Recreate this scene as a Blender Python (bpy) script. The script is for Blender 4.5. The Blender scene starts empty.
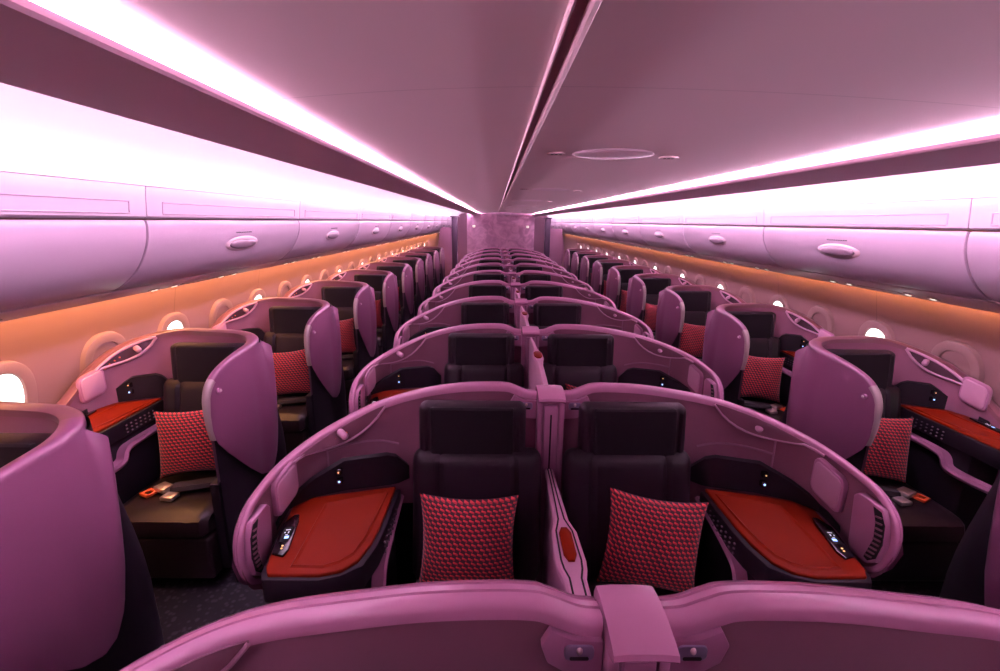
import bpy, bmesh, math, random
import numpy as np
from mathutils import Vector, Matrix
random.seed(7)
SC = bpy.context.scene
COL = SC.collection
# ------------------------------------------------------------------ camera
CAM_LOC = (-0.25, 0.0, 1.90)
def _cam():
    p, y, r = math.radians(14.1), math.radians(0.75), math.radians(0.8)
    f = Vector((math.sin(y)*math.cos(p), math.cos(y)*math.cos(p), -math.sin(p)))
    rt = Vector((math.cos(y), -math.sin(y), 0)); up = rt.cross(f)
    r2 = rt*math.cos(r)+up*math.sin(r); u2 = up*math.cos(r)-rt*math.sin(r)
    cd = bpy.data.cameras.new('cabin_camera'); co = bpy.data.objects.new('cabin_camera', cd)
    COL.objects.link(co)
    cd.sensor_width = 36; cd.lens = 36*455/1000; cd.clip_start = 0.02; cd.clip_end = 200
    co.matrix_world = Matrix(((r2.x, u2.x, -f.x, CAM_LOC[0]), (r2.y, u2.y, -f.y, CAM_LOC[1]),
                              (r2.z, u2.z, -f.z, CAM_LOC[2]), (0, 0, 0, 1)))
    SC.camera = co
_cam()
# ------------------------------------------------------------------ world, view, lamps
W = bpy.data.worlds.new('world'); SC.world = W; W.use_nodes = True
W.node_tree.nodes['Background'].inputs[0].default_value = (0.9, 0.95, 1, 1)
W.node_tree.nodes['Background'].inputs[1].default_value = 1.0
SC.view_settings.view_transform = 'Standard'; SC.view_settings.look = 'None'
SC.view_settings.exposure = 0.0; SC.view_settings.gamma = 1.0
SC.view_settings.use_curve_mapping = False
SC.cycles.use_denoising = True
SC.cycles.max_bounces = 8
BIN_L, BIN_0, NBIN = 1.63, -1.15, 12        # overhead bin length, first start, number per side
Y_END = BIN_0+BIN_L*NBIN                    # 15.15
BULK = 16.2
PINK = (1.0, 0.62, 0.91)
COVE_W, ORANGE_W = 6.8, 15.0
CEIL_EMIT = 72.0
def area(name, loc, normal, lx, ly, watts, color):
    ld = bpy.data.lights.new(name, 'AREA'); ld.shape = 'RECTANGLE'
    ld.size = lx; ld.size_y = ly; ld.energy = watts; ld.color = color
    o = bpy.data.objects.new(name, ld); COL.objects.link(o)
    z = -Vector(normal).normalized(); y = Vector((0, 1, 0)); x = y.cross(z)
    o.matrix_world = Matrix(((x.x, y.x, z.x, loc[0]), (x.y, y.y, z.y, loc[1]), (x.z, y.z, z.z, loc[2]), (0, 0, 0, 1)))
    return o
for s in (-1, 1):
    for k in range(NBIN):
        yc = BIN_0+BIN_L*(k+.5)
        # LED tubes hidden above the valance wash the tops of the bins
        area('cove_lamp', (s*1.10+(.25 if s > 0 else 0), yc, 2.14), (s*.9, 0, .22), .05, 1.6, COVE_W, PINK)
        # amber LED tubes hidden behind the lip of the service panels wash the side wall
        area('wall_wash_lamp', (s*2.36, yc, 1.515), (s*.42, 0, -.9), .03, 1.6, ORANGE_W, (1.0, .42, .16))
# ------------------------------------------------------------------ materials
def mat(name, col, rough=.5, metal=0, emit=None, estr=0, coat=0, spec=.5, bump=None, sheen=0):
    m = bpy.data.materials.new(name); m.use_nodes = True
    nt = m.node_tree; b = nt.nodes['Principled BSDF']
    b.inputs['Base Color'].default_value = (*col, 1); b.inputs['Roughness'].default_value = rough
    b.inputs['Metallic'].default_value = metal; b.inputs['Coat Weight'].default_value = coat
    b.inputs['Specular IOR Level'].default_value = spec
    if sheen: b.inputs['Sheen Weight'].default_value = sheen
    if emit: b.inputs['Emission Color'].default_value = (*emit, 1); b.inputs['Emission Strength'].default_value = estr
    if bump:
        sc, st = bump
        tc = nt.nodes.new('ShaderNodeTexCoord'); nz = nt.nodes.new('ShaderNodeTexNoise'); bp = nt.nodes.new('ShaderNodeBump')
        nz.inputs['Scale'].default_value = sc; nz.inputs['Detail'].default_value = 3
        bp.inputs['Strength'].default_value = st; bp.inputs['Distance'].default_value = .004
        nt.links.new(tc.outputs['Object'], nz.inputs['Vector']); nt.links.new(nz.outputs['Fac'], bp.inputs['Height'])
        nt.links.new(bp.outputs['Normal'], b.inputs['Normal'])
    return m
def N(m, typ, **kw):
    n = m.node_tree.nodes.new(typ)
    for k, v in kw.items(): setattr(n, k, v)
    return n
def math_node(m, op, a, b=None, c=None):
    n = N(m, 'ShaderNodeMath', operation=op)
    for i, v in enumerate((a, b, c)):
        if v is None: continue
        if isinstance(v, (int, float)): n.inputs[i].default_value = v
        else: m.node_tree.links.new(v, n.inputs[i])
    return n.outputs[0]
def seams(m, axis, pitch, off, width, dark):
    """thin darker joint lines at a fixed pitch (panel joints of the lining)"""
    nt = m.node_tree; b = nt.nodes['Principled BSDF']
    tc = N(m, 'ShaderNodeTexCoord'); sp = N(m, 'ShaderNodeSeparateXYZ'); nt.links.new(tc.outputs['Object'], sp.inputs[0])
    v = math_node(m, 'ADD', sp.outputs[axis], -off+pitch*50)
    fr = math_node(m, 'MODULO', v, pitch)
    ln = math_node(m, 'LESS_THAN', fr, width)
    mx = N(m, 'ShaderNodeMix', data_type='RGBA')
    c = b.inputs['Base Color'].default_value[:]
    mx.inputs['A'].default_value = c; mx.inputs['B'].default_value = (c[0]*dark, c[1]*dark, c[2]*dark, 1)
    nt.links.new(ln, mx.inputs['Factor']); nt.links.new(mx.outputs['Result'], b.inputs['Base Color'])
M = {}
M['shell'] = mat('pearl_shell', (.225, .085, .165), .28, coat=.25, spec=.4)
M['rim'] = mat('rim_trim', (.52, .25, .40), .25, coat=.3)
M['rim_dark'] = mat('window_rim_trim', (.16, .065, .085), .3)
M['edge'] = mat('shield_edge', (.38, .31, .30), .4)
M['lining'] = mat('woven_lining', (.195, .074, .120), .85, bump=(900, .25), sheen=.2)
M['plastic'] = mat('mauve_plastic', (.38, .17, .29), .4)
M['pale'] = mat('pale_plastic', (.50, .28, .40), .45)
M['black'] = mat('aubergine_black', (.009, .006, .011), .5, spec=.3)
M['gloss'] = mat('gloss_black', (.012, .010, .014), .18, coat=.5)
M['leather'] = mat('dark_leather', (.009, .003, .008), .5, bump=(260, .15), spec=.3)
M['seat'] = mat('seat_leather', (.015, .009, .011), .34, bump=(260, .12))
M['head'] = mat('headrest_fabric', (.006, .003, .006), .8, bump=(700, .2), spec=.25)
M['orange'] = mat('orange_leather', (.15, .010, .001), .55, bump=(300, .08), spec=.1)
M['metal'] = mat('brushed_metal', (.85, .80, .78), .35, metal=.85)
M['latch'] = mat('latch_metal', (.34, .30, .45), .35, metal=.6)
M['tab'] = mat('orange_tab', (.85, .16, .05), .4)
M['belt'] = mat('belt_webbing', (.02, .016, .02), .8, bump=(500, .3))
M['glow_blue'] = mat('blue_glow', (.1, .2, .6), .4, emit=(.35, .55, 1), estr=2.2)
M['glow_white'] = mat('white_glow', (.7, .7, .8), .4, emit=(.85, .9, 1), estr=.5)
M['glow_amber'] = mat('amber_glow', (.6, .3, .1), .4, emit=(1, .55, .2), estr=1.2)
M['recess'] = mat('lamp_recess', (.055, .022, .036), .5)
M['slot'] = mat('slot_black', (.006, .005, .007), .8)
M['bin'] = mat('bin_white', (.33, .255, .325), .36, spec=.4)
M['roof'] = mat('cove_roof', (.90, .87, .90), .6)
M['bin_frame'] = mat('bin_frame', (.36, .30, .36), .42)
M['handle'] = mat('bin_handle_grey', (.13, .09, .12), .4)
M['service'] = mat('service_grey', (.55, .44, .48), .4, metal=.15)
M['ceil'] = mat('ceiling_panel', (.95, .82, .82), .55)
seams(M['ceil'], 1, 2.2, 1.12, .006, .86)
M['ceil_dark'] = mat('ceiling_groove', (.34, .17, .20), .5)
M['ceil_rail'] = mat('ceiling_rail', (.72, .52, .54), .4)
M['valance'] = mat('valance_panel', (.66, .44, .54), .5)
M['dome'] = mat('dome_lens', (.96, .80, .86), .35)
M['wall'] = mat('side_wall_lining', (.235, .135, .132), .55)
seams(M['wall'], 1, 1.19, 0.86, .007, .7)
M['bezel'] = mat('window_bezel', (.25, .155, .145), .5)
M['shade'] = mat('window_shade', (.225, .13, .125), .55)
M['day'] = mat('daylit_pane', (.9, .95, .95), .3, emit=(.93, 1, .95), estr=2.6)
M['cove'] = mat('cove_diffuser', (.9, .8, .9), .4, emit=(1, .66, .93), estr=CEIL_EMIT)
M['lamp'] = mat('reading_lamp_lens', (.9, .9, .85), .3, emit=(1, .85, .72), estr=1.6)
M['post'] = mat('divider_post', (.05, .022, .055), .5)
M['mauve_wall'] = mat('monument_panel', (.26, .12, .19), .6)
def carpet():
    m = mat('cabin_carpet', (.02, .02, .03), .95); nt = m.node_tree; b = nt.nodes['Principled BSDF']
    tc = N(m, 'ShaderNodeTexCoord'); vo = N(m, 'ShaderNodeTexVoronoi'); vo.inputs['Scale'].default_value = 34
    nt.links.new(tc.outputs['Object'], vo.inputs['Vector'])
    r = N(m, 'ShaderNodeValToRGB'); e = r.color_ramp.elements
    e[0].position = .25; e[0].color = (.030, .028, .042, 1); e[1].position = .45; e[1].color = (.009, .008, .014, 1)
    nt.links.new(vo.outputs['Distance'], r.inputs[0]); nt.links.new(r.outputs[0], b.inputs['Base Color'])
    return m
M['carpet'] = carpet()
def bulk_mat():
    m = mat('bulkhead_laminate', (.50, .28, .40), .5); nt = m.node_tree; b = nt.nodes['Principled BSDF']
    tc = N(m, 'ShaderNodeTexCoord'); nz = N(m, 'ShaderNodeTexNoise'); nz.inputs['Scale'].default_value = 3.2; nz.inputs['Detail'].default_value = 4
    nz.inputs['Distortion'].default_value = 1.5
    nt.links.new(tc.outputs['Object'], nz.inputs['Vector'])
    r = N(m, 'ShaderNodeValToRGB'); e = r.color_ramp.elements
    e[0].position = .38; e[0].color = (.40, .22, .33, 1); e[1].position = .62; e[1].color = (.60, .36, .50, 1)
    nt.links.new(nz.outputs['Fac'], r.inputs[0]); nt.links.new(r.outputs[0], b.inputs['Base Color'])
    return m
M['bulk'] = bulk_mat()
def pillow_mat():
    """dark red cloth woven with rows of bright slanted lozenges"""
    m = mat('pillow_weave', (.3, .03, .03), .8, sheen=.2); nt = m.node_tree; b = nt.nodes['Principled BSDF']
    uv = N(m, 'ShaderNodeUVMap'); sp = N(m, 'ShaderNodeSeparateXYZ'); nt.links.new(uv.outputs[0], sp.inputs[0])
    rows = 21.0; cols = 17.0
    y = math_node(m, 'MULTIPLY', sp.outputs[1], rows); yi = math_node(m, 'FLOOR', y); yf = math_node(m, 'SUBTRACT', y, yi)
    half = math_node(m, 'MULTIPLY', math_node(m, 'MODULO', yi, 2.0), .5)
    x = math_node(m, 'ADD', math_node(m, 'MULTIPLY', sp.outputs[0], cols), half); x = math_node(m, 'ADD', x, math_node(m, 'MULTIPLY', yf, .8))
    xf = math_node(m, 'FRACT', x)
    dx = math_node(m, 'ABSOLUTE', math_node(m, 'SUBTRACT', xf, .5)); dy = math_node(m, 'ABSOLUTE', math_node(m, 'SUBTRACT', yf, .5))
    d = math_node(m, 'ADD', math_node(m, 'MULTIPLY', dx, 1.1), math_node(m, 'MULTIPLY', dy, 1.0))
    loz = math_node(m, 'LESS_THAN', d, .46)
    core = math_node(m, 'MULTIPLY', loz, math_node(m, 'GREATER_THAN', yf, .52))
    m1 = N(m, 'ShaderNodeMix', data_type='RGBA'); m1.inputs['A'].default_value = (.035, .006, .012, 1); m1.inputs['B'].default_value = (.33, .008, .028, 1)
    nt.links.new(loz, m1.inputs['Factor'])
    m2 = N(m, 'ShaderNodeMix', data_type='RGBA'); m2.inputs['B'].default_value = (.62, .038, .048, 1)
    nt.links.new(m1.outputs['Result'], m2.inputs['A']); nt.links.new(core, m2.inputs['Factor'])
    nt.links.new(m2.outputs['Result'], b.inputs['Base Color'])
    return m
M['pillow'] = pillow_mat()
# ------------------------------------------------------------------ mesh helpers
def NB(): return bmesh.new()
def link(name, bm, m, parent=None, s=1, sharp=35, loc=None):
    if s < 0:
        for v in bm.verts: v.co.x = -v.co.x
    bmesh.ops.recalc_face_normals(bm, faces=bm.faces[:])
    me = bpy.data.meshes.new(name); bm.to_mesh(me); bm.free()
    for p in me.polygons: p.use_smooth = True
    me.set_sharp_from_angle(angle=math.radians(sharp))
    me.materials.append(M[m] if isinstance(m, str) else m)
    o = bpy.data.objects.new(name, me); COL.objects.link(o)
    if parent: o.parent = parent
    if loc: o.location = loc
    return o
def empty(name, loc=(0, 0, 0)):
    o = bpy.data.objects.new(name, None); COL.objects.link(o); o.location = loc; o.empty_display_size = .1
    return o
def tag(o, label, cat, group=None, kind=None):
    o['label'] = label; o['category'] = cat
    if group: o['group'] = group
    if kind: o['kind'] = kind
    return o
def structure(o, label=None):
    o['kind'] = 'structure'
    if label: o['label'] = label
    return o
KIDS = {}
def kids(o):
    return [c for c in bpy.data.objects if c.parent == o]
def copy_tree(o, parent=None, cache={}):
    c = o.copy(); COL.objects.link(c)
    if parent: c.parent = parent
    if o not in cache: cache[o] = kids(o)
    for k in cache[o]: copy_tree(k, c)
    return c
def bevel(bm, r, seg=2, geom=None, ang=30):
    es = geom or [e for e in bm.edges if len(e.link_faces) == 2 and e.calc_face_angle(0) > math.radians(ang)]
    bmesh.ops.bevel(bm, geom=es, offset=r, segments=seg, affect='EDGES', profile=.5, clamp_overlap=True)
def box(x0, x1, y0, y1, z0, z1, r=0, seg=2, bm=None):
    b = NB(); bmesh.ops.create_cube(b, size=1)
    for v in b.verts:
        v.co = Vector((x0+(v.co.x+.5)*(x1-x0), y0+(v.co.y+.5)*(y1-y0), z0+(v.co.z+.5)*(z1-z0)))
    if r: bevel(b, r, seg)
    return join(bm, b)
def join(bm, b):
    if bm is None: return b
    me = bpy.data.meshes.new('tmp'); b.to_mesh(me); b.free(); bm.from_mesh(me); bpy.data.meshes.remove(me)
    return bm
def xf(bm, mtx):
    bmesh.ops.transform(bm, matrix=mtx, verts=bm.verts[:]); return bm
def grid(pts, bm=None, cu=False, cv=False, uv=False):
    b = bm or NB(); n, m = len(pts), len(pts[0])
    V = [[b.verts.new(p) for p in r] for r in pts]
    lay = b.loops.layers.uv.verify() if uv else None
    for i in range(n if cu else n-1):
        for j in range(m if cv else m-1):
            q = [(i, j), ((i+1) % n, j), ((i+1) % n, (j+1) % m), (i, (j+1) % m)]
            try:
                f = b.faces.new([V[a][c] for a, c in q])
                if uv:
                    for lp, (a, c) in zip(f.loops, [(i, j), (i+1, j), (i+1, j+1), (i, j+1)]): lp[lay].uv = (a/(n-1), c/(m-1))
            except ValueError: pass
    return b, V
def cap(b, ring):
    try: b.faces.new(ring)
    except ValueError: pass
def prism(poly, z0, z1, r=0, seg=2, axis='z', bm=None):
    """poly in the plane of the other two axes"""
    b = NB()
    def P(a, c, d): return {'z': (a, c, d), 'x': (d, a, c), 'y': (a, d, c)}[axis]
    lo = [b.verts.new(P(a, c, z0)) for a, c in poly]; hi = [b.verts.new(P(a, c, z1)) for a, c in poly]
    b.faces.new(lo); b.faces.new(hi)
    k = len(poly)
    for i in range(k): b.faces.new((lo[i], lo[(i+1) % k], hi[(i+1) % k], hi[i]))
    bmesh.ops.recalc_face_normals(b, faces=b.faces[:])
    if r: bevel(b, r, seg)
    return join(bm, b)
def rrect(cx, cy, w, h, r, n=5):
    out = []
    for sx, sy, a0 in ((1, 1, 0), (-1, 1, 90), (-1, -1, 180), (1, -1, 270)):
        for k in range(n+1):
            a = math.radians(a0+90*k/n)
            out.append((cx+sx*(w/2-r)+r*math.cos(a), cy+sy*(h/2-r)+r*math.sin(a)))
    return out
def tube(path, r, n=8, bm=None, flat=1.0):
    path = [Vector(p) for p in path]; rows = []
    up = Vector((0, 0, 1))
    for i, p in enumerate(path):
        t = (path[min(i+1, len(path)-1)]-path[max(i-1, 0)]).normalized()
        a = t.cross(up)
        if a.length < 1e-3: a = t.cross(Vector((1, 0, 0)))
        a.normalize(); c = a.cross(t)
        rr = r[i] if isinstance(r, (list, tuple)) else r
        rows.append([p+a*rr*math.cos(2*math.pi*k/n)+c*rr*flat*math.sin(2*math.pi*k/n) for k in range(n)])
    b, V = grid(rows, None, cv=True)
    cap(b, V[0]); cap(b, V[-1])
    return join(bm, b)
def cyl(c, axis, r, h, n=16, r2=None, bm=None):
    a = Vector(axis).normalized(); c = Vector(c)
    return tube([c, c+a*h], [r, r if r2 is None else r2], n, bm)
def ball(c, rx, ry, rz, bm=None, u=16, v=10):
    b = NB(); bmesh.ops.create_uvsphere(b, u_segments=u, v_segments=v, radius=1)
    for q in b.verts: q.co = Vector((c[0]+q.co.x*rx, c[1]+q.co.y*ry, c[2]+q.co.z*rz))
    return join(bm, b)
def smooth(a, b, x):
    t = min(1, max(0, (x-a)/(b-a))); return t*t*(3-2*t)
def pad(w, h, t, r=.03, back=.02, nx=28, ny=28, sx=(), sy=(), groove=.008, edge=None, crown=0):
    """upholstered pad in the XZ plane, facing -Y, centred on the origin; grooves at sx / sy"""
    edge = edge or t
    def row(z, sgn, k):
        inset = 0; dz = min(h/2-abs(z), r)
        if dz < r: inset = r-math.sqrt(max(0, r*r-(r-dz)**2))
        hw = w/2-inset; out = []
        for i in range(nx+1):
            a = -math.cos(math.pi*i/nx)
            x = hw*a
            e = min(1, min(hw-abs(x), h/2-abs(z))/edge) if edge > 0 else 1
            hh = t*math.sqrt(max(0, 1-(1-max(0, e))**2))+crown*(1-(x/(w/2))**2)
            if sgn < 0:
                for q in sx: hh -= groove*math.exp(-((x-q)/.006)**2)
                for q in sy: hh -= groove*math.exp(-((z-q)/.006)**2)
                out.append((x, -max(hh, 0), z))
            else: out.append((x, back*math.sqrt(max(0, 1-(1-max(0, min(1, e*2)))**2)), z))
        return out
    zs = [-h/2*math.cos(math.pi*j/ny) for j in range(ny+1)]
    for q in sy: zs += [q-.004, q, q+.004]
    zs = sorted(zs)
    f, _ = grid([row(z, -1, j) for j, z in enumerate(zs)])
    g, _ = grid([row(z, 1, j) for j, z in enumerate(zs)])
    b = join(f, g); bmesh.ops.remove_doubles(b, verts=b.verts[:], dist=1e-4)
    return b
def catmull(pts, n=6):
    P = [np.array(p, float) for p in pts]; P = [2*P[0]-P[1]]+P+[2*P[-1]-P[-2]]; out = []
    for i in range(1, len(P)-2):
        for k in range(n):
            t = k/n
            out.append(.5*((2*P[i])+(-P[i-1]+P[i+1])*t+(2*P[i-1]-5*P[i]+4*P[i+1]-P[i+2])*t*t+(-P[i-1]+3*P[i]-3*P[i+1]+P[i+2])*t**3))
    out.append(P[-2]); return out
# ------------------------------------------------------------------ seat plan curves
class Plan:
    def __init__(s, pts):
        s.p = np.array(pts, float); d = np.hypot(*np.diff(s.p, axis=0).T); keep = np.r_[True, d > 1e-6]; s.p = s.p[keep]
        s.s = np.r_[0, np.cumsum(np.hypot(*np.diff(s.p, axis=0).T))]
        t = np.gradient(s.p, axis=0); t /= np.linalg.norm(t, axis=1)[:, None]
        s.n = np.stack([-t[:, 1], t[:, 0]], 1)              # outward (left of travel)
    def at(s, q, o, z):
        if q <= s.s[-1]:
            c = [np.interp(q, s.s, s.p[:, i]) for i in (0, 1)]; n = [np.interp(q, s.s, s.n[:, i]) for i in (0, 1)]
            if q < 0: t = (s.n[0][1], -s.n[0][0]); c = [c[0]+t[0]*q, c[1]+t[1]*q]
        else:
            n = s.n[-1]; t = (n[1], -n[0]); e = q-s.s[-1]; c = [s.p[-1][0]+t[0]*e, s.p[-1][1]+t[1]*e]
        return (c[0]+n[0]*o, c[1]+n[1]*o, z)
def centre_plan():
    W_, v0, uc, vc, vf, e = 1.09, .13, .62, -.38, -.90, 2.3
    P = [(u, v0) for u in np.linspace(.0605, uc, 30)]
    P += [(uc+(W_-uc)*math.sin(a)**(2/e), vc+(v0-vc)*max(0, math.cos(a))**(2/e)) for a in np.linspace(0, math.pi/2, 90)[1:]]
    P += [(W_, v) for v in np.linspace(vc, vf, 12)[1:]]
    return Plan(P)
def window_plan():
    P = [(.03, v) for v in np.linspace(-.64, -.22, 20)]
    P += [(.33-.30*math.cos(a), -.22+.345*math.sin(a)) for a in np.linspace(0, math.pi/2, 30)[1:]]
    P += [(u, .125+.005*(u-.33)/.17) for u in np.linspace(.35, .5, 10)]
    P += [(.5+.45*math.sin(a), -.4+.53*math.cos(a)) for a in np.linspace(0, math.pi/2, 50)[1:]]
    P += [(.95, v) for v in np.linspace(-.4, -.95, 14)[1:]]
    return Plan(P)
CP, WP = centre_plan(), window_plan()
def rim_mesh(pl, path, T, prof):
    """path: list of (s, z) in the unrolled wall; T(s) wall thickness; prof: (fraction inner->outer, depth)"""
    rows = []
    for i, (q, z) in enumerate(path):
        a, b_ = path[max(i-1, 0)], path[min(i+1, len(path)-1)]
        t = np.array(b_)-np.array(a); t /= max(1e-9, np.linalg.norm(t)); n = (-t[1], t[0])
        th = T(q); k = max(.55, min(1, th/.10))
        rows.append([pl.at(q+n[0]*d*k, -th*(1-f), z+n[1]*d*k) for f, d in prof])
    b, V = grid(rows); cap(b, V[0]); cap(b, V[-1])
    return b
PROF = [(0, -.034), (0, -.014), (.05, -.005), (.16, 0), (.34, -.003), (.385, -.012), (.43, -.005), (.61, -.010), (.655, -.020), (.70, -.013), (.88, -.024), (.97, -.040), (1, -.06), (1, -.12)]
PROFW = [(0, -.05), (0, -.012), (.15, -.002), (.5, 0), (.85, -.004), (1, -.02), (1, -.06)]
def sheet(pl, s0, s1, n, top, bot, off, m=8):
    rows = []
    for i in range(n+1):
        q = s0+(s1-s0)*i/n; a, b_ = top(q), bot(q)
        rows.append([pl.at(q, off(q, j/m) if callable(off) else off, a+(b_-a)*j/m) for j in range(m+1)])
    return grid(rows)[0]
def plate(pl, poly, o0, o1, r=.004):
    """small raised plate on the inner lining; poly of (s, z)"""
    b = NB(); A = [b.verts.new(pl.at(q, o0(q), z)) for q, z in poly]; B = [b.verts.new(pl.at(q, o1(q), z)) for q, z in poly]
    b.faces.new(A); b.faces.new(B); k = len(poly)
    for i in range(k): b.faces.new((A[i], A[(i+1) % k], B[(i+1) % k], B[i]))
    bmesh.ops.recalc_face_normals(b, faces=b.faces[:])
    if r: bevel(b, r, 2)
    return b
# ------------------------------------------------------------------ seats
def upholstery(t, s, uc, win):
    w = .50; uh = uc+(0 if win else .022)
    # seat cushion with a rounded nose and a lower calf rest
    b = NB()
    prof = [(-.16, .30), (-.16, .44), (-.20, .455), (-.45, .46), (-.60, .458), (-.655, .45), (-.685, .43), (-.695, .39), (-.69, .345), (-.66, .335), (-.3, .33)]
    xs = [uc-w/2+w*k/16 for k in range(17)]
    rows = []
    for x in xs:
        e = min(1, (w/2-abs(x-uc))/.03); k = math.sqrt(max(0, 1-(1-e)**2)); g = .012*math.exp(-((abs(x-uc)-w*.33)/.008)**2)
        cy, cz = -.42, .395
        rows.append([(x, cy+(y-cy)*(.9+.1*k), cz+(z-cz)*(.75+.25*k)-(g if z > .42 else 0)) for y, z in prof])
    b, V = grid(rows, cv=True); cap(b, V[0]); cap(b, V[-1])
    link('seat_cushion', b, 'seat', t, s)
    b = box(uc-w/2+.005, uc+w/2-.005, -.675, -.40, .08, .325, .018, 3)
    link('calf_rest', b, 'seat', t, s)
    # reclined backrest: broad centre panel between two bolsters
    hh, tilt = .56, math.radians(13)
    b = pad(.54, hh, .07, .05, .02, 36, 26, sx=(-.155, .155), groove=.014, edge=.06)
    xf(b, Matrix.Translation((uc, -.145, .70)) @ Matrix.Rotation(-tilt, 4, 'X'))
    link('backrest', b, 'leather', t, s)
    b = pad(.45, .27, .06, .035, .02, 30, 20, sx=(-.18, .18), groove=.006, edge=.03)
    xf(b, Matrix.Translation((uh, -.055, 1.045-(0 if win else .014))) @ Matrix.Rotation(-math.radians(6), 4, 'X'))
    hr = link('headrest', b, 'leather', t, s)
    b = pad(.345, .262, .018, .012, .004, 24, 16, edge=.012)
    xf(b, Matrix.Translation((uh, -.108, 1.043-(0 if win else .014))) @ Matrix.Rotation(-math.radians(6), 4, 'X'))
    link('headrest_cover', b, 'head', hr, s)
def console(t, s, pl, T, win, zo, lid):
    """orange-topped side table with controls, power panel, stowage lid, reading lamp, vent"""
    U = (lambda u: .652+(u-.66)*.64) if win else (lambda u: u)
    P = lambda pts: [(U(u), v) for u, v in pts]
    top = [(1.04, -.215), (1.015, -.42), (.985, -.575), (.965, -.61), (.80, -.61), (.735, -.59), (.695, -.545), (.672, -.46), (.664, -.36), (.660, -.11), (.955, -.185)]
    if win: top = [(1.04, -.215), (1.04, -.70), (1.0, -.73), (.74, -.73), (.69, -.715), (.668, -.68), (.664, -.36), (.660, -.11), (.955, -.185)]
    body = P([(min(1.045, x+.012) if x > .9 else x-.02 if x < .7 else x, y-.012 if y < -.5 else y) for x, y in top])
    link('console', prism(body, .70+zo, .79+zo, .008), 'black', t, s)
    low = P([(1.0, -.22), (.98, -.53), (.72, -.53), (.68, -.40), (.67, -.12)])
    link('console_base', prism(low, .03, .705+zo, .01), 'black', t, s)
    tt = link('table_top', prism(P(top), .786+zo, .802+zo, .006, 3), 'orange', t, s)
    inl = P([(.915, -.235), (.905, -.582), (.80, -.585), (.75, -.562), (.715, -.525), (.695, -.45), (.688, -.36), (.682, -.155)])
    # tray: a raised lip round a sunk leaf
    b = NB(); out = [Vector((x, y, .802+zo)) for x, y in inl]; c = sum(out, Vector())/len(out)
    lip = [p+(c-p).normalized()*.008+Vector((0, 0, .006)) for p in out]; inn = [p+(c-p).normalized()*.022+Vector((0, 0, .002)) for p in out]
    rows = [out, lip, inn]
    bb, V = grid(rows, cv=True); cap(bb, V[2]); link('tray', bb, 'orange', tt, s, 20)
    # remote handset lying in its bay
    ax, ay = Vector((.958, -.54)), Vector((1.0, -.32)); d = (ay-ax).normalized(); n = Vector((-d.y, d.x))
    L = (ay-ax).length
    def H(a, c): q = ax+d*a+n*c; return (U(q.x), q.y)
    hs = [H(0, .012), H(.02, -.028), (H(L-.05, -.028)), H(L, .0), H(L, .018), H(L-.04, .024), H(.03, .024)]
    h = link('handset', prism(hs, .800+zo, .812+zo, .004), 'gloss', t, s)
    sc = [H(.07, -.016), H(.145, -.016), H(.145, .014), H(.07, .014)]
    link('handset_screen', prism(sc, .812+zo, .8128+zo), 'slot', h, s)
    b = NB()
    for a, c, w_, l_ in ((.132, 0, .016, .004), (.118, .004, .004, .010), (.118, -.008, .004, .006), (.104, .0, .008, .003)):
        prism([H(a-l_/2, c-w_/2), H(a+l_/2, c-w_/2), H(a+l_/2, c+w_/2), H(a-l_/2, c+w_/2)], .8128+zo, .8136+zo, bm=b)
    link('screen_text', b, 'glow_white', h, s)
    b = prism([H(.085, -.004), H(.097, -.004), H(.097, .010), H(.085, .010)], .8128+zo, .8138+zo); link('screen_icon', b, 'glow_blue', h, s)
    b = NB()
    for a in (.035, .048): cyl((*H(a, 0), .812+zo), (0, 0, 1), .0035, .0012, 8, bm=b)
    link('handset_key', b, 'glow_amber', h, s)
    # rows of seat controls along the black edge
    for k in range(7):
        b = NB(); v = -.22-.032*k
        for zz in (.765, .745, .725): box(U(.66)-.024, U(.66)-.0185, v-.004, v+.004, zz+zo-.003, zz+zo+.003, bm=b)
        link('control_button', b, 'handle', t, s)
    # mauve armrest trim sweeping down at the front
    pa = [(-.09, .740), (-.22, .722), (-.34, .700), (-.42, .675), (-.45, .63), (-.462, .585), (-.50, .56), (-.60, .552)]
    if win: pa = [(-.05, .650), (-.2, .648), (-.39, .644), (-.435, .625), (-.455, .588), (-.49, .574), (-.60, .575), (-.72, .585)]
    pa = catmull(pa, 5)
    rows = []
    for i, (v, z) in enumerate(pa):
        tq = np.array(pa[min(i+1, len(pa)-1)])-np.array(pa[max(i-1, 0)]); tq /= np.linalg.norm(tq); nq = (-tq[1], tq[0])
        hw = .017 if win else .011+.008*smooth(.5, 1, i/len(pa))
        rows.append([(U(.66)-.008+du, v+nq[0]*e*hw, z+zo+nq[1]*e*hw) for du, e in ((-.012, -1), (-.02, 0), (-.012, 1), (.03, 1), (.03, -1))])
    b, V = grid(rows, cv=True); cap(b, V[0]); cap(b, V[-1])
    link('armrest_trim', b, 'plastic', t, s)
    # dark power panel standing behind the table, folding towards the wing
    pp = [(.615, -.045, .80, .86), (.655, -.085, .80, .925), (.69, -.10, .80, .94), (.86, -.14, .80, .935), (.97, -.19, .80, .88), (1.04, -.27, .80, .835), (1.03, -.40, .80, .815)]
    rows = [[(U(u), v, z0+zo), (U(u), v, z1+zo), (U(u)+.012, v+.02, z1+zo+.004), (U(u)+.02, v+.04, z0+zo)] for u, v, z0, z1 in pp]
    b, V = grid(rows, cv=True); cap(b, V[0]); cap(b, V[-1])
    pn = link('power_panel', b, 'black', t, s)
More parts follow.
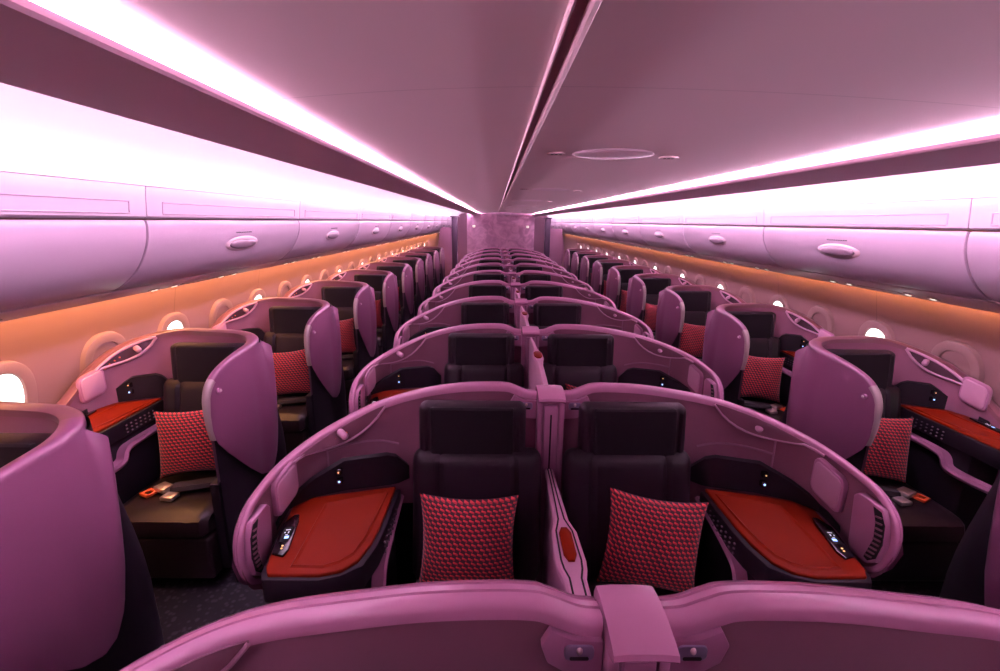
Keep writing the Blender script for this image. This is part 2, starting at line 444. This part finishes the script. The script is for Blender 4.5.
    for zz, mm in ((.895, 'glow_amber'), (.853, 'glow_blue')):
        k = link('socket', box(U(.88)-.011, U(.88)+.011, -.163, -.140, zz+zo-.013, zz+zo+.013, .004), 'gloss', pn, s)
        link('socket_light', cyl((U(.88), -.1625, zz+zo), (0, -1, 0), .0028 if mm == 'glow_amber' else .0045, .003, 8), mm, k, s)
    # things set on the curved lining, in unrolled coordinates
    inn = lambda e: (lambda q: -T(q)-e)
    S = lambda q: q+lid
    cz = 1.0 if win else .925+s*.015
    def para(c, zc, w_, h_, sk, r=.018):
        return [(S(c+x), zc+y-sk*x) for x, y in rrect(0, 0, w_, h_, r, 4)]
    fr = link('stowage_frame', plate(pl, para(0, cz, .150, .145, .22, .030), inn(-.01), inn(.012), .004), 'plastic', t, s)
    link('stowage_lid', plate(pl, para(0, cz, .130, .125, .22, .026), inn(.008), inn(.018), .005), 'pale', fr, s)
    return inn, S
def reading_light(t, s, pl, T, soff, zf, a0, a1, win):
    inn = lambda q, e: -T(q)-e
    # lens shaped recess under the rim with a small swivel lamp
    up, lo = [], []
    for k in range(13):
        f = k/12; q = soff+a0+(a1-a0)*f
        zt = zf(q)-.018; dp = .075*math.sin(math.pi*min(1, f*1.15)**.75) if f < .87 else .075*math.sin(math.pi*min(1, .87*1.15)**.75)*(1-f)/.13
        up.append((q, zt)); lo.append((q, zt-max(.004, dp)))
    poly = up+lo[::-1]
    rec = link('reading_light_recess', plate(pl, poly, lambda q: inn(q, -.008), lambda q: inn(q, .004), 0), 'recess' if win else 'lining', t, s)
    b = NB()
    tube([pl.at(q, inn(q, .006), z) for q, z in (lo if not win else up[::-1]+lo)], .008 if win else .0055, 6, b)
    link('recess_lip', b, 'pale', rec, s)
    q = soff+a0+(.12 if win else .25); z = zf(q)-(.045 if win else .035)
    c = Vector(pl.at(q, inn(q, .0), z)); d = Vector(pl.at(q, inn(q, .05), z-.006))-c
    b = NB(); cyl(c, d, .017, .040, 14, .015, b); ball(c+d*.8, .016, .016, .016, b)
    lamp = link('reading_lamp', b, 'pale', t, s)
    b = NB()
    for k in range(4):
        q = soff+a0+.22+.03*k; z = zf(q)-.05; cyl(pl.at(q, inn(q, .006), z), Vector(pl.at(q, inn(q, .05), z))-Vector(pl.at(q, inn(q, 0), z)), .0045, .005, 8, bm=b)
    link('lamp_button', b, 'tab', lamp, s)
def T_c(q): return .10-.06*smooth(.55, 1.45, q)
def T_w(q): return .036+.032*smooth(.10, .75, q)-.012*smooth(1.5, 1.9, q)
def centre_seat(s, lift=0):
    t = empty('business_class_seat'); dz = s*.03
    pz = [(.0, 1.158), (.04, 1.163), (.085, 1.182), (.13, 1.196), (.22, 1.198), (.35, 1.191), (.5, 1.168), (.7, 1.122), (.9, 1.070), (1.1, 1.030), (1.3, 1.008), (1.44, .992), (1.51, .958), (1.548, .91), (1.56, .845), (1.548, .78), (1.52, .72), (1.465, .672)]
    pz = [(q, z+.016+(dz+lift)*smooth(.40, 1.10, q)) for q, z in pz]
    path = [tuple(p) for p in catmull(pz, 6)]
    up = [p for p in path if True][:path.index(max(path, key=lambda p: p[0]))+1]
    us, uz = [p[0] for p in up], [p[1] for p in up]
    lowp = path[len(up)-1:][::-1]; ls, lz = [p[0] for p in lowp], [p[1] for p in lowp]
    zt = lambda q: float(np.interp(q, us, uz))
    zb = lambda q: .64 if q < ls[0] else float(np.interp(q, ls, lz)) if q > 1.47 else .64+(lz[0]-.64)*smooth(1.36, 1.47, q)
    link('shell', sheet(CP, 0, us[-1]-.002, 70, lambda q: zt(q)-.05, lambda q: zb(q) if q > .9 else .03, -.004, 10), 'shell', t, s)
    link('rim', rim_mesh(CP, path, T_c, PROF), 'rim', t, s, 50)
    link('lining', sheet(CP, 0, us[-1]-.003, 70, lambda q: zt(q)-.03, lambda q: max(.42, zb(q)-.02), lambda q, f: -T_c(q)+.006, 10), 'lining', t, s)
    # thin piping where the back lining meets the wing lining
    b = tube([CP.at(1.0, -T_c(1.0)+.004, z) for z in np.linspace(.80, zt(1.0)-.05, 8)], .004, 6); link('lining_piping', b, 'mauve_wall', t, s)
    b = tube([CP.at(q, -T_c(q)+.003, z) for q, z in catmull([(1.0, .95), (.84, .95), (.72, .945), (.62, .925)], 5)], .0045, 6); link('lining_piping', b, 'mauve_wall', t, s)
    link('plinth', sheet(CP, .3, 1.40, 40, lambda q: .68, lambda q: .0, -.02, 3), 'black', t, s)
    upholstery(t, s, .315, False)
    inn, S = console(t, s, CP, T_c, False, 0, 1.262)
    reading_light(t, s, CP, T_c, 0, zt, .68, 1.22, False)
    # vent housing at the tip of the wing
    z0 = dz
    hp = [(1.325, .955), (1.345, .975), (1.445, .975), (1.468, .935), (1.478, .85), (1.462, .785), (1.43, .755), (1.36, .75), (1.345, .77), (1.335, .86)]
    v = link('vent_housing', plate(CP, [(q+.062, z+z0-.008) for q, z in hp], inn(-.012), inn(.018), .006), 'plastic', t, s)
    slot = [(1.408, .965), (1.440, .965), (1.462, .93), (1.470, .86), (1.458, .80), (1.432, .772), (1.415, .775), (1.435, .86), (1.428, .92)]
    sl = link('vent_slot', plate(CP, [(q+.066, z+z0-.008) for q, z in slot], inn(.010), inn(.0195), 0), 'slot', v, s)
    b = NB()
    for k in range(9):
        z = .777+.019*k; qa = 1.486+.016*math.sin(math.pi*k/9); qb = 1.512+.018*math.sin(math.pi*k/8.5)
        j = plate(CP, [(qa, z+z0), (qb, z+z0+.007), (qb, z+z0+.013), (qa, z+z0+.006)], inn(.018), inn(.0235), 0); join(b, j)
    link('vent_slat', b, 'lining', sl, s)
    # corner plate with a latch beside the spine
    cp = [(.0, 1.14), (.06, 1.145), (.10, 1.165), (.118, 1.13), (.105, 1.09), (.06, 1.06), (.0, 1.055)]
    pl_ = link('corner_plate', plate(CP, cp, inn(-.01), inn(.010), .004), 'plastic', t, s)
    la = link('latch_plate', plate(CP, [(q, z) for q, z in rrect(.046, 1.118, .056, .034, .010, 3)], inn(.008), inn(.014), .002), 'latch', pl_, s)
    c = Vector(CP.at(.046, -T_c(.05)-.013, 1.125)); link('latch_knob', ball(c, .006, .007, .008), 'metal', la, s)
    link('latch_slot', plate(CP, rrect(.046, 1.107, .036, .008, .003, 2), inn(.012), inn(.0150), 0), 'slot', la, s)
    return t
def window_seat(s):
    t = empty('business_class_seat'); dz = -s*.022
    L1 = WP.s[-1]
    off = .02
    base = float(np.interp(.35, WP.p[20:55, 0], WP.s[20:55]))   # arclength where the straight back begins
    o_ = lambda q: q-.35+base   # from arclength measured along the back from u = 0
    pz = [(.02, .84), (.004, .92), (.0, 1.0), (.006, 1.06), (.032, 1.115), (.09, 1.160), (.18, 1.188), (.32, 1.206), (.5, 1.215), (.65, 1.22), (.8, 1.222), (o_(.45), 1.228), (o_(.56), 1.23), (o_(.69), 1.222), (o_(.85), 1.190), (o_(.98), 1.147), (o_(1.08), 1.095), (o_(1.17), 1.035), (o_(1.28), .955), (o_(1.45), .865), (o_(1.62), .82)]
    pz = [(q, z+dz*smooth(o_(.4), o_(1.1), q)) for q, z in pz]
    path = [tuple(p) for p in catmull(pz, 5)]
    k0 = min(range(len(path)), key=lambda i: path[i][0])
    us, uz = [p[0] for p in path[k0:]], [p[1] for p in path[k0:]]
    zt = lambda q: float(np.interp(q, us, uz))
    # aisle shield: bulging leaf shaped panel
    bs, bz = [0, .017, .085, .17, .27, .37, .435, .48, .52, .555, .575, .592, .604], [.90, .83, .745, .65, .545, .45, .425, .45, .53, .68, .84, .98, 1.13]
    zb = lambda q: float(np.interp(q, bs, bz))
    def bul(q, f): return .004+.026*math.sin(math.pi*min(1, max(0, q/.604)))**.6*math.sin(math.pi*min(1, f*.93+.07))**.6+.058*smooth(.36, .62, q)*smooth(-.02, .62, f)
    sh = link('aisle_shield', sheet(WP, .0, .603, 48, lambda q: zt(q)-.015, zb, bul, 14), 'shell', t, s)
    # dark body behind the shield and round the back
    link('shell', sheet(WP, .03, us[-1], 70, lambda q: zt(q)-.03, lambda q: .0, lambda q, f: -.018+(.028+.076*smooth(-.02, .62, f))*smooth(.40, .66, q)*(1-smooth(.80, 1.0, q))+.018*smooth(.8, 1.0, q), 10), 'black', t, s)
    link('front_edge', rim_mesh(WP, path[:k0+15], lambda q: .036, PROFW), 'edge', t, s, 50)
    k1 = next(i for i, p in enumerate(path) if p[0] > .66)
    link('shield_rim', rim_mesh(WP, path[k0+14:k1+1], T_w, PROFW), 'shell', t, s, 50)
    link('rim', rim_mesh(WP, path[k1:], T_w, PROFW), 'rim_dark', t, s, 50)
    link('lining', sheet(WP, .03, us[-1], 70, lambda q: zt(q)-.03, lambda q: .42, lambda q, f: -T_w(q)+.004, 8), 'lining', t, s)
    c = Vector(WP.at(.065, .014, 1.085)); d = Vector(WP.at(.065, .05, 1.085))-c
    bt = link('release_button', cyl(c, d, .013, .012, 14), 'plastic', sh, s); link('button_ring', ball(c+d.normalized()*.013, .006, .006, .006), 'metal', bt, s)
    upholstery(t, s, .355, True)
    inn, S = console(t, s, WP, T_w, True, .055, o_(1.155))
    reading_light(t, s, WP, T_w, o_(.76), zt, 0, .42, True)
    # aisle armrest
    link('armrest', box(.055, .105, -.62, -.10, .10, .60, .012), 'black', t, s)
    # latch in the back corner
    la = link('latch_plate', plate(WP, rrect(.78, 1.14, .05, .032, .009, 3), inn(-.002), inn(.006), .002), 'latch', t, s)
    # lap belt laid over the cushion with its buckle and tongue
    pts = catmull([(.105, -.40, .487), (.20, -.43, .492), (.30, -.455, .488), (.40, -.47, .480)], 5)
    rows = []
    for p in pts: rows.append([(p[0]+a*.2, p[1]+a, p[2]+h) for a, h in ((-.04, 0), (-.028, .02), (.028, .02), (.04, 0), (.028, -.014), (-.028, -.014))])
    b, V = grid(rows, cv=True); cap(b, V[0]); cap(b, V[-1]); be = link('lap_belt', b, 'belt', t, s)
    mt = Matrix.Translation((.445, -.475, .484)) @ Matrix.Rotation(math.radians(24), 4, 'Z')
    link('belt_buckle', xf(box(-.04, .04, -.032, .032, -.010, .018, .007), mt), 'metal', be, s)
    mt = Matrix.Translation((.505, -.505, .474)) @ Matrix.Rotation(math.radians(24), 4, 'Z')
    tb = xf(box(-.032, .032, -.030, -.016, -.006, .008, .002), mt)
    for q in ((-.032, .032, .016, .030), (-.032, -.018, -.030, .030), (.018, .032, -.030, .030)): join(tb, xf(box(q[0], q[1], q[2], q[3], -.006, .008, .002), mt))
    link('belt_tab', tb, 'tab', be, s)
    mt = Matrix.Translation((.375, -.535, .470)) @ Matrix.Rotation(math.radians(8), 4, 'Z')
    link('belt_tongue', xf(box(-.035, .035, -.030, .030, -.008, .016, .007), mt), 'metal', be, s)
    return t
def divider():
    t = empty('centre_divider')
    b = NB()
    for x0, x1 in ((-.059, -.036), (.036, .059)): box(x0, x1, -.005, .10, .05, 1.140, .006, 2, b)
    box(-.036, .036, .002, .10, .05, 1.145, .003, 1, b)
    col = link('spine_column', b, 'plastic', t)
    b = box(-.030, .030, -.012, .01, .30, 1.13, .006, 2); st = link('column_strip', b, 'plastic', col)
    link('column_slit', box(-.0035, .0035, -.0135, -.010, .62, 1.09), 'slot', st)
    # strap that bridges the two rims
    rows = []
    for v, z in ((-.030, 1.154), (-.036, 1.162), (-.032, 1.172), (-.015, 1.178), (.03, 1.187), (.08, 1.188), (.115, 1.182), (.128, 1.155), (.128, 1.11), (.10, 1.11), (.05, 1.12)):
        rows.append([(x, v, z-.004*(abs(x)/.058)**4) for x in (-.058, -.054, -.028, 0, .028, .054, .058)])
    b, V = grid(rows, cu=True); cap(b, [r[0] for r in V]); cap(b, [r[-1] for r in V])
    link('bridge_strap', b, 'rim', t, 1, 40)
    # privacy panel with a flared arm top
    st_ = [(-.02, .018, .835), (-.15, .020, .842), (-.30, .024, .850), (-.40, .027, .856), (-.44, .036, .859), (-.47, .044, .861), (-.62, .048, .869), (-.66, .044, .871), (-.70, .034, .873), (-.85, .034, .882), (-1.00, .033, .89)]
    rows = [[(-w, v, z-.03), (-w, v, z-.006), (-w+.006, v, z), (w-.006, v, z), (w, v, z-.006), (w, v, z-.03)] for v, w, z in st_]
    b, V = grid(rows, cv=True); cap(b, V[0]); cap(b, V[-1]); arm = link('arm_top', b, 'pale', t)
    b, V = grid([[(-w*.55, v, .25), (-w*.55, v, z-.025), (w*.55, v, z-.025), (w*.55, v, .25)] for v, w, z in st_], cv=True); cap(b, V[0]); cap(b, V[-1])
    link('privacy_panel', b, 'plastic', t)
    # dark grooves either side of the inlay and an orange leather inlay
    b = NB()
    for sg in (-1, 1):
        tube([(sg*max(.006, w-.016), v, z+.0005) for v, w, z in st_], .003, 6, b, .6)
    link('arm_groove', b, 'slot', arm)
    hexp = [(-.010, -.46), (.010, -.46), (.021, -.49), (.021, -.60), (.010, -.63), (-.010, -.63), (-.021, -.60), (-.021, -.49)]
    b = prism(hexp, .862, .878, .002); 
    for v in b.verts: v.co.z += -.005-(v.co.y+.58)*.05+.002
    link('leather_inlay', b, 'orange', arm)
    return t
def raised_divider(t):
    """slim privacy panel drawn up between the two seats, with its flared leather pull"""
    st_ = [(-.03, .010, 1.135), (-.20, .012, 1.150), (-.40, .014, 1.160), (-.46, .020, 1.163), (-.50, .030, 1.164), (-.58, .032, 1.164), (-.63, .024, 1.163), (-.68, .016, 1.160), (-.85, .016, 1.150), (-1.02, .016, 1.135)]
    b, V = grid([[(-min(w, .014), v, .45), (-min(w, .016), v, z-.05), (-w, v, z-.012), (-w+.005, v, z), (w-.005, v, z), (w, v, z-.012), (min(w, .016), v, z-.05), (min(w, .014), v, .45)] for v, w, z in st_], cv=True); cap(b, V[0]); cap(b, V[-1])
    p = link('privacy_panel', b, 'pale', t)
    hexp = [(-.010, -.485), (.010, -.485), (.022, -.51), (.022, -.58), (.010, -.61), (-.010, -.61), (-.022, -.58), (-.022, -.51)]
    link('leather_inlay', prism(hexp, 1.15, 1.170, .002), 'orange', p)
    return t
def pillow_mesh():
    n = 30; w, h, th = .196, .192, .070; A, B = [], []
    for i in range(n+1):
        a = -1+2*i/n; ra, rb = [], []
        for j in range(n+1):
            c = -1+2*j/n
            x = w*a*(1-.10*(1-c*c)*abs(a)**2); z = h*c*(1-.12*(1-a*a)*abs(c)**2)
            d = th*((1-a*a)*(1-c*c))**.42
            wr = .004*math.sin(7*a+3*c)*(1-a*a)*(1-c*c)
            ra.append((x, -d-wr, z)); rb.append((x, d*.55, z))
        A.append(ra); B.append(rb)
    b, _ = grid(A, uv=True); b2, _ = grid(B, uv=True); b = join(b, b2)
    bmesh.ops.remove_doubles(b, verts=b.verts[:], dist=1e-4)
    return b
# ------------------------------------------------------------------ room shell
def sweep_y(name, prof, y0, y1, m, n=None, closed=True, parent=None):
    n = n or max(2, int((y1-y0)/1.0)); rows = [[(x, y0+(y1-y0)*k/n, z) for x, z in prof] for k in range(n+1)]
    b, V = grid(rows, cv=closed)
    if closed: cap(b, V[0]); cap(b, V[-1])
    return link(name, b, m, parent)
structure(link('floor', box(-2.75, 2.75, -1.6, BULK+3, -.08, 0), 'carpet'))
def ceil_z(x): return 2.195-.031*(x/(.68 if x < 0 else .93))**2
cp = [(x, ceil_z(x)) for x in np.linspace(-.70, .95, 34)]
ce = [(.73, 2.160), (.77, 2.165), (.82, 2.175), (.88, 2.187), (.96, 2.194), (1.01, 2.19)]
DX = {-1: 0, 1: .25}                            # the right hand cove sits further from the rail
cp = [(-x, z) for x, z in ce[::-1]]+cp+[(x+DX[1], z+.003) for x, z in ce]
structure(sweep_y('ceiling', cp+[(1.01+DX[1], 2.26), (-1.01, 2.26)], -1.5, BULK, 'ceil', 20))
# ceiling rail: groove and lip a little off the centre line
cz = 2.193
structure(sweep_y('trim_1', [(-.144, cz-.002), (-.144, cz-.005), (-.128, cz-.005), (-.128, cz-.002)], -1.5, BULK-.02, 'ceil_dark'))
structure(sweep_y('trim_2', [(-.129, cz-.001), (-.127, cz-.007), (-.121, cz-.010), (-.112, cz-.007), (-.108, cz-.001)], -1.5, BULK-.02, 'ceil_rail'))
structure(sweep_y('trim_3', [(-.153, cz-.001), (-.152, cz-.007), (-.149, cz-.009), (-.145, cz-.007), (-.145, cz-.001)], -1.5, BULK-.02, 'ceil_rail'))
ti = 4
for s, nm in ((-1, 'left'), (1, 'right')):
    X = lambda pts: [(s*(x+(DX[s] if x < 1.2 else 0)), z) for x, z in pts]
    # valance between the two light coves
    zl = 2.098 if s < 0 else 2.090
    structure(sweep_y('trim_%d' % ti, X([(.775, 2.116), (.772, 2.122), (.775, 2.133), (.782, 2.133), (.80, 2.124), (.90, 2.119), (1.0, 2.112), (1.03, 2.105), (1.035, zl+.022), (1.02, zl), (.99, zl-.004)]), -1.5, BULK+2.8, 'valance')); ti += 1
    # cove roof above the bins and behind the inner cove
    structure(sweep_y('trim_%d' % ti, X([(1.0, 2.26), (1.0, 2.24), (1.1, 2.23), (1.5, 2.215), (1.68, 2.175), (1.78, 2.11), (1.825, 2.03), (1.86, 2.03), (1.82, 2.13), (1.72, 2.21), (1.5, 2.25)]), -1.5, BULK+2.8, 'roof')).location.x = .05; ti += 1
    wp = [(2.46, 0), (2.56, .35), (2.60, .7), (2.59, 1.0), (2.555, 1.25), (2.50, 1.5), (2.40, 1.72), (2.2, 1.95), (1.95, 2.2)]
    structure(sweep_y('wall_%s' % nm, X(wp+[(2.8, 2.2), (2.8, 0)]), -1.6, BULK+3, 'wall', 24))
structure(link('wall_front', box(-2.8, 2.8, -1.62, -1.5, 0, 2.3), 'mauve_wall'))
structure(link('wall_back', box(-2.8, 2.8, BULK+2.9, BULK+3.0, 0, 2.3), 'mauve_wall'))
# cove light diffusers (lit lamps), one length per bin
ORD = ['nearest', 'second', 'third', 'fourth', 'fifth', 'sixth', 'seventh', 'eighth', 'ninth', 'tenth', 'eleventh', 'twelfth']
SIDE = {-1: 'left', 1: 'right'}
def far(k): return ORD[k]+(' from the camera' if k else ' to the camera')
for s in (-1, 1):
    for k in range(NBIN):
        y0 = BIN_0+BIN_L*k
        pr = [(s*.90, 2.126), (s*.95, 2.133), (s*.985, 2.142), (s*1.0, 2.150), (s*1.008, 2.150), (s*1.008, 2.12)]
        rows = [[(x+s*DX[s], y0+.008+(BIN_L-.016)*i/3, z) for x, z in pr] for i in range(4)]
        b, V = grid(rows, cv=True); cap(b, V[0]); cap(b, V[-1])
        o = link('cove_light', b, 'cove')
        tag(o, 'glowing pink cove light strip along the %s ceiling edge, %s' % (SIDE[s], far(k)), 'light', 'cove light strips along the ceiling')
# dome lamps, speakers on the ceiling
for k in range(6):
    y = 2.12+2.3*k; x = .265; z = ceil_z(x)
    t = empty('ceiling_dome', (x, y, z))
    b = NB(); rows = []
    for j in range(6):
        a = j/5*math.pi/2; rows.append([(.18*math.cos(a)*math.cos(p), .16*math.cos(a)*math.sin(p), -.012*math.sin(a)) for p in np.linspace(0, 2*math.pi, 40, endpoint=False)])
    b, V = grid(rows, cv=True); bmesh.ops.remove_doubles(b, verts=b.verts[:], dist=1e-4)
    link('dome_cover', b, 'dome', t)
    tag(t, 'round shallow dome cover on the ceiling, %s' % far(k), 'ceiling dome', 'dome covers on the ceiling')
    for dx in (-.25, .25):
        xx = x+dx; zz = ceil_z(xx)
        v = empty('ceiling_speaker', (xx, y+.02, zz))
        link('speaker_plate', cyl((0, 0, 0), (0, 0, -1), .042, .006, 20), 'ceil_rail', v)
        b = NB()
        for a in range(3): cyl((-.018+.018*a, 0, -.006), (0, 0, -1), .007, .001, 8, bm=b)
        link('speaker_hole', b, 'slot', v)
        tag(v, 'small dark ceiling speaker %s of the %s dome cover' % (SIDE[-1 if dx < 0 else 1], far(k)), 'speaker', 'small speakers beside the dome covers')
# ------------------------------------------------------------------ overhead bins and service panels
DOOR = [(1.862, 1.885), (1.858, 1.855), (1.868, 1.79), (1.90, 1.715), (1.945, 1.65), (2.01, 1.592), (2.065, 1.562)]
def offs(pr, d):
    out = []
    for i, p in enumerate(pr):
        a, b_ = np.array(pr[max(i-1, 0)]), np.array(pr[min(i+1, len(pr)-1)]); t = (b_-a)/np.linalg.norm(b_-a); n = np.array((t[1], -t[0])); n = -n if n[0] < 0 else n
        out.append((p[0]+n[0]*d, p[1]+n[1]*d))
    return out
def extr(prof, y0, y1, r=0, n=1, s=1):
    rows = [[(x, y0+(y1-y0)*k/n, z) for x, z in prof] for k in range(n+1)]
    b, V = grid(rows, cv=True); cap(b, V[0]); cap(b, V[-1]); bmesh.ops.recalc_face_normals(b, faces=b.faces[:])
    if r: bevel(b, r, 2, [e for e in b.edges if len(e.link_faces) == 2 and e.calc_face_angle(0) > 1.2])
    return b
def make_bin(s):
    t = empty('overhead_bin')
    g = .006; D = [tuple(p) for p in catmull(DOOR, 4)]
    d = link('bin_door', extr(D+offs(D, .03)[::-1], g, BIN_L-g, .008), 'bin', t, s)
    fr = [(1.865, 1.89), (1.852, 1.90), (1.842, 1.985), (1.835, 2.03), (1.87, 2.03), (1.89, 1.89)]
    f = link('bin_frame', extr(fr, .002, BIN_L-.002, .004), 'bin_frame', t, s)
    # raised beading round the fixed strip above the door
    b = NB()
    for z in (1.912, 1.962): tube([(1.851-(z-1.9)*.118, .10, z), (1.851-(z-1.9)*.118, BIN_L-.10, z)], .004, 6, b)
    for y in (.10, BIN_L-.10): tube([(1.850, y, 1.912), (1.844, y, 1.962)], .004, 6, b)
    link('bin_beading', b, 'bin', f, s)
    # latch: oval handle over a recess
    yc = BIN_L/2; c = (1.885, yc, 1.745); nrm = Vector((-.90, 0, -.42)).normalized()
    rc = NB(); ball((0, 0, 0), .05, .185, .012, rc, 28, 10)
    up = Vector((0, 1, 0)).cross(nrm); mt = Matrix(((up.x, 0, nrm.x, c[0]), (up.y, 1, nrm.y, c[1]), (up.z, 0, nrm.z, c[2]), (0, 0, 0, 1)))
    h = link('handle_recess', xf(rc, mt), 'service', d, s)
    b = NB(); ball((0, 0, .008), .032, .15, .018, b, 28, 10); link('bin_handle', xf(b, mt), 'handle', d, s)
    b = NB(); 
    for k in range(9): box(1.8605, 1.866, yc-.09+.02*k, yc-.077+.02*k, 1.810, 1.815, bm=b)
    link('bin_placard', b, 'slot', d, s)
    return t
def make_service(s):
    t = empty('service_panel')
    link('panel_body', extr([(2.068, 1.556), (2.13, 1.528), (2.20, 1.506), (2.335, 1.468), (2.345, 1.485), (2.335, 1.50), (2.20, 1.54), (2.09, 1.58)], .003, BIN_L-.003, .003), 'service', t, s)
    nr = Vector((-.28, 0, -.96)).normalized()
    for y in (.42, .58, 1.05, 1.21):
        c = Vector((2.19, y, 1.508)); l = link('reading_light', cyl(c, nr, .030, .006, 16), 'edge', t, s)
        link('light_lens', cyl(c+nr*.006, nr, .016, .003, 12), 'lamp', l, s)
    link('panel_slot', xf(box(-.02, .02, -.16, .16, -.004, .004), Matrix.Translation((2.20, .815, 1.505)) @ Matrix.Rotation(math.radians(16.5), 4, 'Y')), 'edge', t, s)
    return t
for s in (-1, 1):
    pb, ps = make_bin(s), make_service(s)
    for k in range(NBIN):
        o = pb if k == 0 else copy_tree(pb); o.location = (.05, BIN_0+BIN_L*k, 0)
        tag(o, 'white curved overhead bin on the %s side, %s' % (SIDE[s], far(k)), 'overhead bin', 'overhead bins along the cabin')
        o = ps if k == 0 else copy_tree(ps); o.location = (.05, BIN_0+BIN_L*k, 0)
        tag(o, 'grey panel with reading lights under the %s overhead bins, %s' % (SIDE[s], far(k)), 'service panel', 'service panels under the bins')
# ------------------------------------------------------------------ side wall windows (every second shade is down)
def make_window(s, shut):
    t = empty('window'); rows = []
    def ring(a, b_, x): return [(x, a*math.copysign(abs(math.cos(p))**.8, math.cos(p)), b_*math.copysign(abs(math.sin(p))**.8, math.sin(p))) for p in np.linspace(0, 2*math.pi, 40, endpoint=False)]
    rows = [ring(.165, .205, .02), ring(.160, .20, -.004), ring(.150, .19, -.009), ring(.108, .148, -.003), ring(.10, .14, .014)]
    b, V = grid(rows, cv=True); link('window_frame', b, 'bezel', t, s)
    b = NB(); vs = [b.verts.new(p) for p in ring(.103, .143, .006)]; b.faces.new(vs)
    e = bmesh.ops.extrude_face_region(b, geom=b.faces[:]); bmesh.ops.translate(b, verts=[v for v in e['geom'] if isinstance(v, bmesh.types.BMVert)], vec=(.006, 0, 0))
    link('window_shade' if shut else 'window_pane', b, 'shade' if shut else 'day', t, s)
    return t
wi = 1
for s in (-1, 1):
    pw = {False: None, True: None}
    for k in range(-2, 24):
        y = 2.03+.595*k; shut = (k % 2 != 0)
        if pw[shut] is None: pw[shut] = make_window(s, shut); o = pw[shut]
        else: o = copy_tree(pw[shut])
        o.name = 'window_%d' % wi; wi += 1
        o.location = (s*2.566, y, 1.028); o.rotation_euler = (0, s*math.radians(-8), 0)
        structure(o)
# ------------------------------------------------------------------ the seats, row by row
PITCH, Y0 = 1.195, .64
def ROWY(k): return Y0+PITCH*k+(.022 if k == 0 else 0)
NROW, NWIN = 11, 10
CW = ['first', 'second', 'third', 'fourth', 'fifth', 'sixth', 'seventh', 'eighth', 'ninth', 'tenth', 'eleventh']
seat = {}
for s in (-1, 1):
    p0 = centre_seat(s, .07 if s < 0 else .035); p = centre_seat(s)
    for k in range(NROW):
        o = p0 if k == 0 else p if k == 1 else copy_tree(p); o.location = (.022 if k == 0 else 0, ROWY(k), 0)
        tag(o, '%s centre seat of the %s row back, mauve shell with orange side table' % (SIDE[s], CW[k]), 'seat', 'seats of the centre pairs')
for s in (-1, 1):                              # the nearest pair has its headrests pushed down
    for c in bpy.data.objects:
        if c.parent and c.name.startswith('headrest') and c.parent.get('label', '').startswith('%s centre seat of the first' % SIDE[s]): c.location = (0, -.02, -.07)
p = divider(); q = empty('centre_divider')    # from the third row back the privacy panel is raised
for c in kids(p):
    if c.name.startswith(('spine', 'bridge')): copy_tree(c, q)
raised_divider(q)
for k in range(NROW):
    o = p if k == 0 else copy_tree(p) if k == 1 else q if k == 2 else copy_tree(q); o.location = (.022 if k == 0 else 0, ROWY(k), 0)
    tag(o, 'mauve spine and %s between the two centre seats of the %s row back' % ('lowered armrest' if k < 2 else 'raised privacy panel', CW[k]), 'seat divider', 'dividers between the centre seats')
UW, YW = 1.57, 1.475
for s in (-1, 1):
    p = window_seat(s)
    for k in range(NWIN):
        o = p if k == 0 else copy_tree(p); o.location = (s*UW, YW+1.188*k, 0)
        tag(o, '%s seat along the %s windows, curved mauve aisle shield and dark headrest' % (CW[k], SIDE[s]), 'seat', 'seats along the windows')
# ------------------------------------------------------------------ pillows (each rests on its seat)
pm = link('pillow', pillow_mesh(), 'pillow')
first = True
def put(x, y, z, rx, ry, rz, label, group):
    global first
    o = pm if first else pm.copy()
    if not first: COL.objects.link(o)
    first = False
    o.location = (x, y, z); o.rotation_euler = (math.radians(rx), math.radians(ry), math.radians(rz))
    tag(o, label, 'pillow', group)
for k in range(NROW):
    y = ROWY(k)
    put(-.345, y-.288, .668, -14, 1, 0, 'red patterned pillow on the left centre seat of the %s row back' % CW[k], 'patterned pillows on the centre seats')
    put(.385, y-.294, .676, -14, 7, -4, 'red patterned pillow tilted on the right centre seat of the %s row back' % CW[k], 'patterned pillows on the centre seats')
for s in (-1, 1):
    for k in range(NWIN):
        y = YW+1.188*k
        put(s*(UW+.365), y-.302, .674, -14, s*4, -s*8, 'red patterned pillow on the %s seat along the %s windows' % (CW[k], SIDE[s]), 'patterned pillows on the window seats')
# ------------------------------------------------------------------ aft end: bulkhead, posts, cabin dividers
structure(link('wall_aft', box(-1.23, 1.10, BULK, BULK+.10, 0, 2.25, .006), 'bulk'), 'marbled mauve bulkhead closing the centre section')
for s in (-1, 1):
    t = empty('bulkhead_lamp', (s*.93-.065, BULK, 1.72))
    link('lamp_body', box(-.05, .05, -.03, 0, -.04, .04, .01), 'metal', t); link('lamp_lens', box(-.04, .04, -.036, -.028, -.03, .03, .006), 'lamp', t)
    tag(t, 'small bright lamp on the %s side of the mauve bulkhead' % SIDE[s], 'lamp', 'lamps on the bulkhead')
    t = empty('cabin_partition', (-1.47 if s < 0 else 1.32, 14.1, 0))
    link('post', box(-.08 if s > 0 else -.09, .09 if s > 0 else .08, -.08, .08, 0, 2.0, .02), 'post', t)
    x0, x1 = (.09, .45) if s > 0 else (-.45, -.09)
    link('partition_panel', box(x0, x1, -.03, .03, 0, 1.70, .01), 'mauve_wall', t)
    link('post_cap', box(-.13, .13, -.11, .11, 2.0, 2.03, .01), 'post', t)
    tag(t, 'mauve partition panel with a dark post behind the %s window seats' % SIDE[s], 'partition', 'partitions at the aft end')
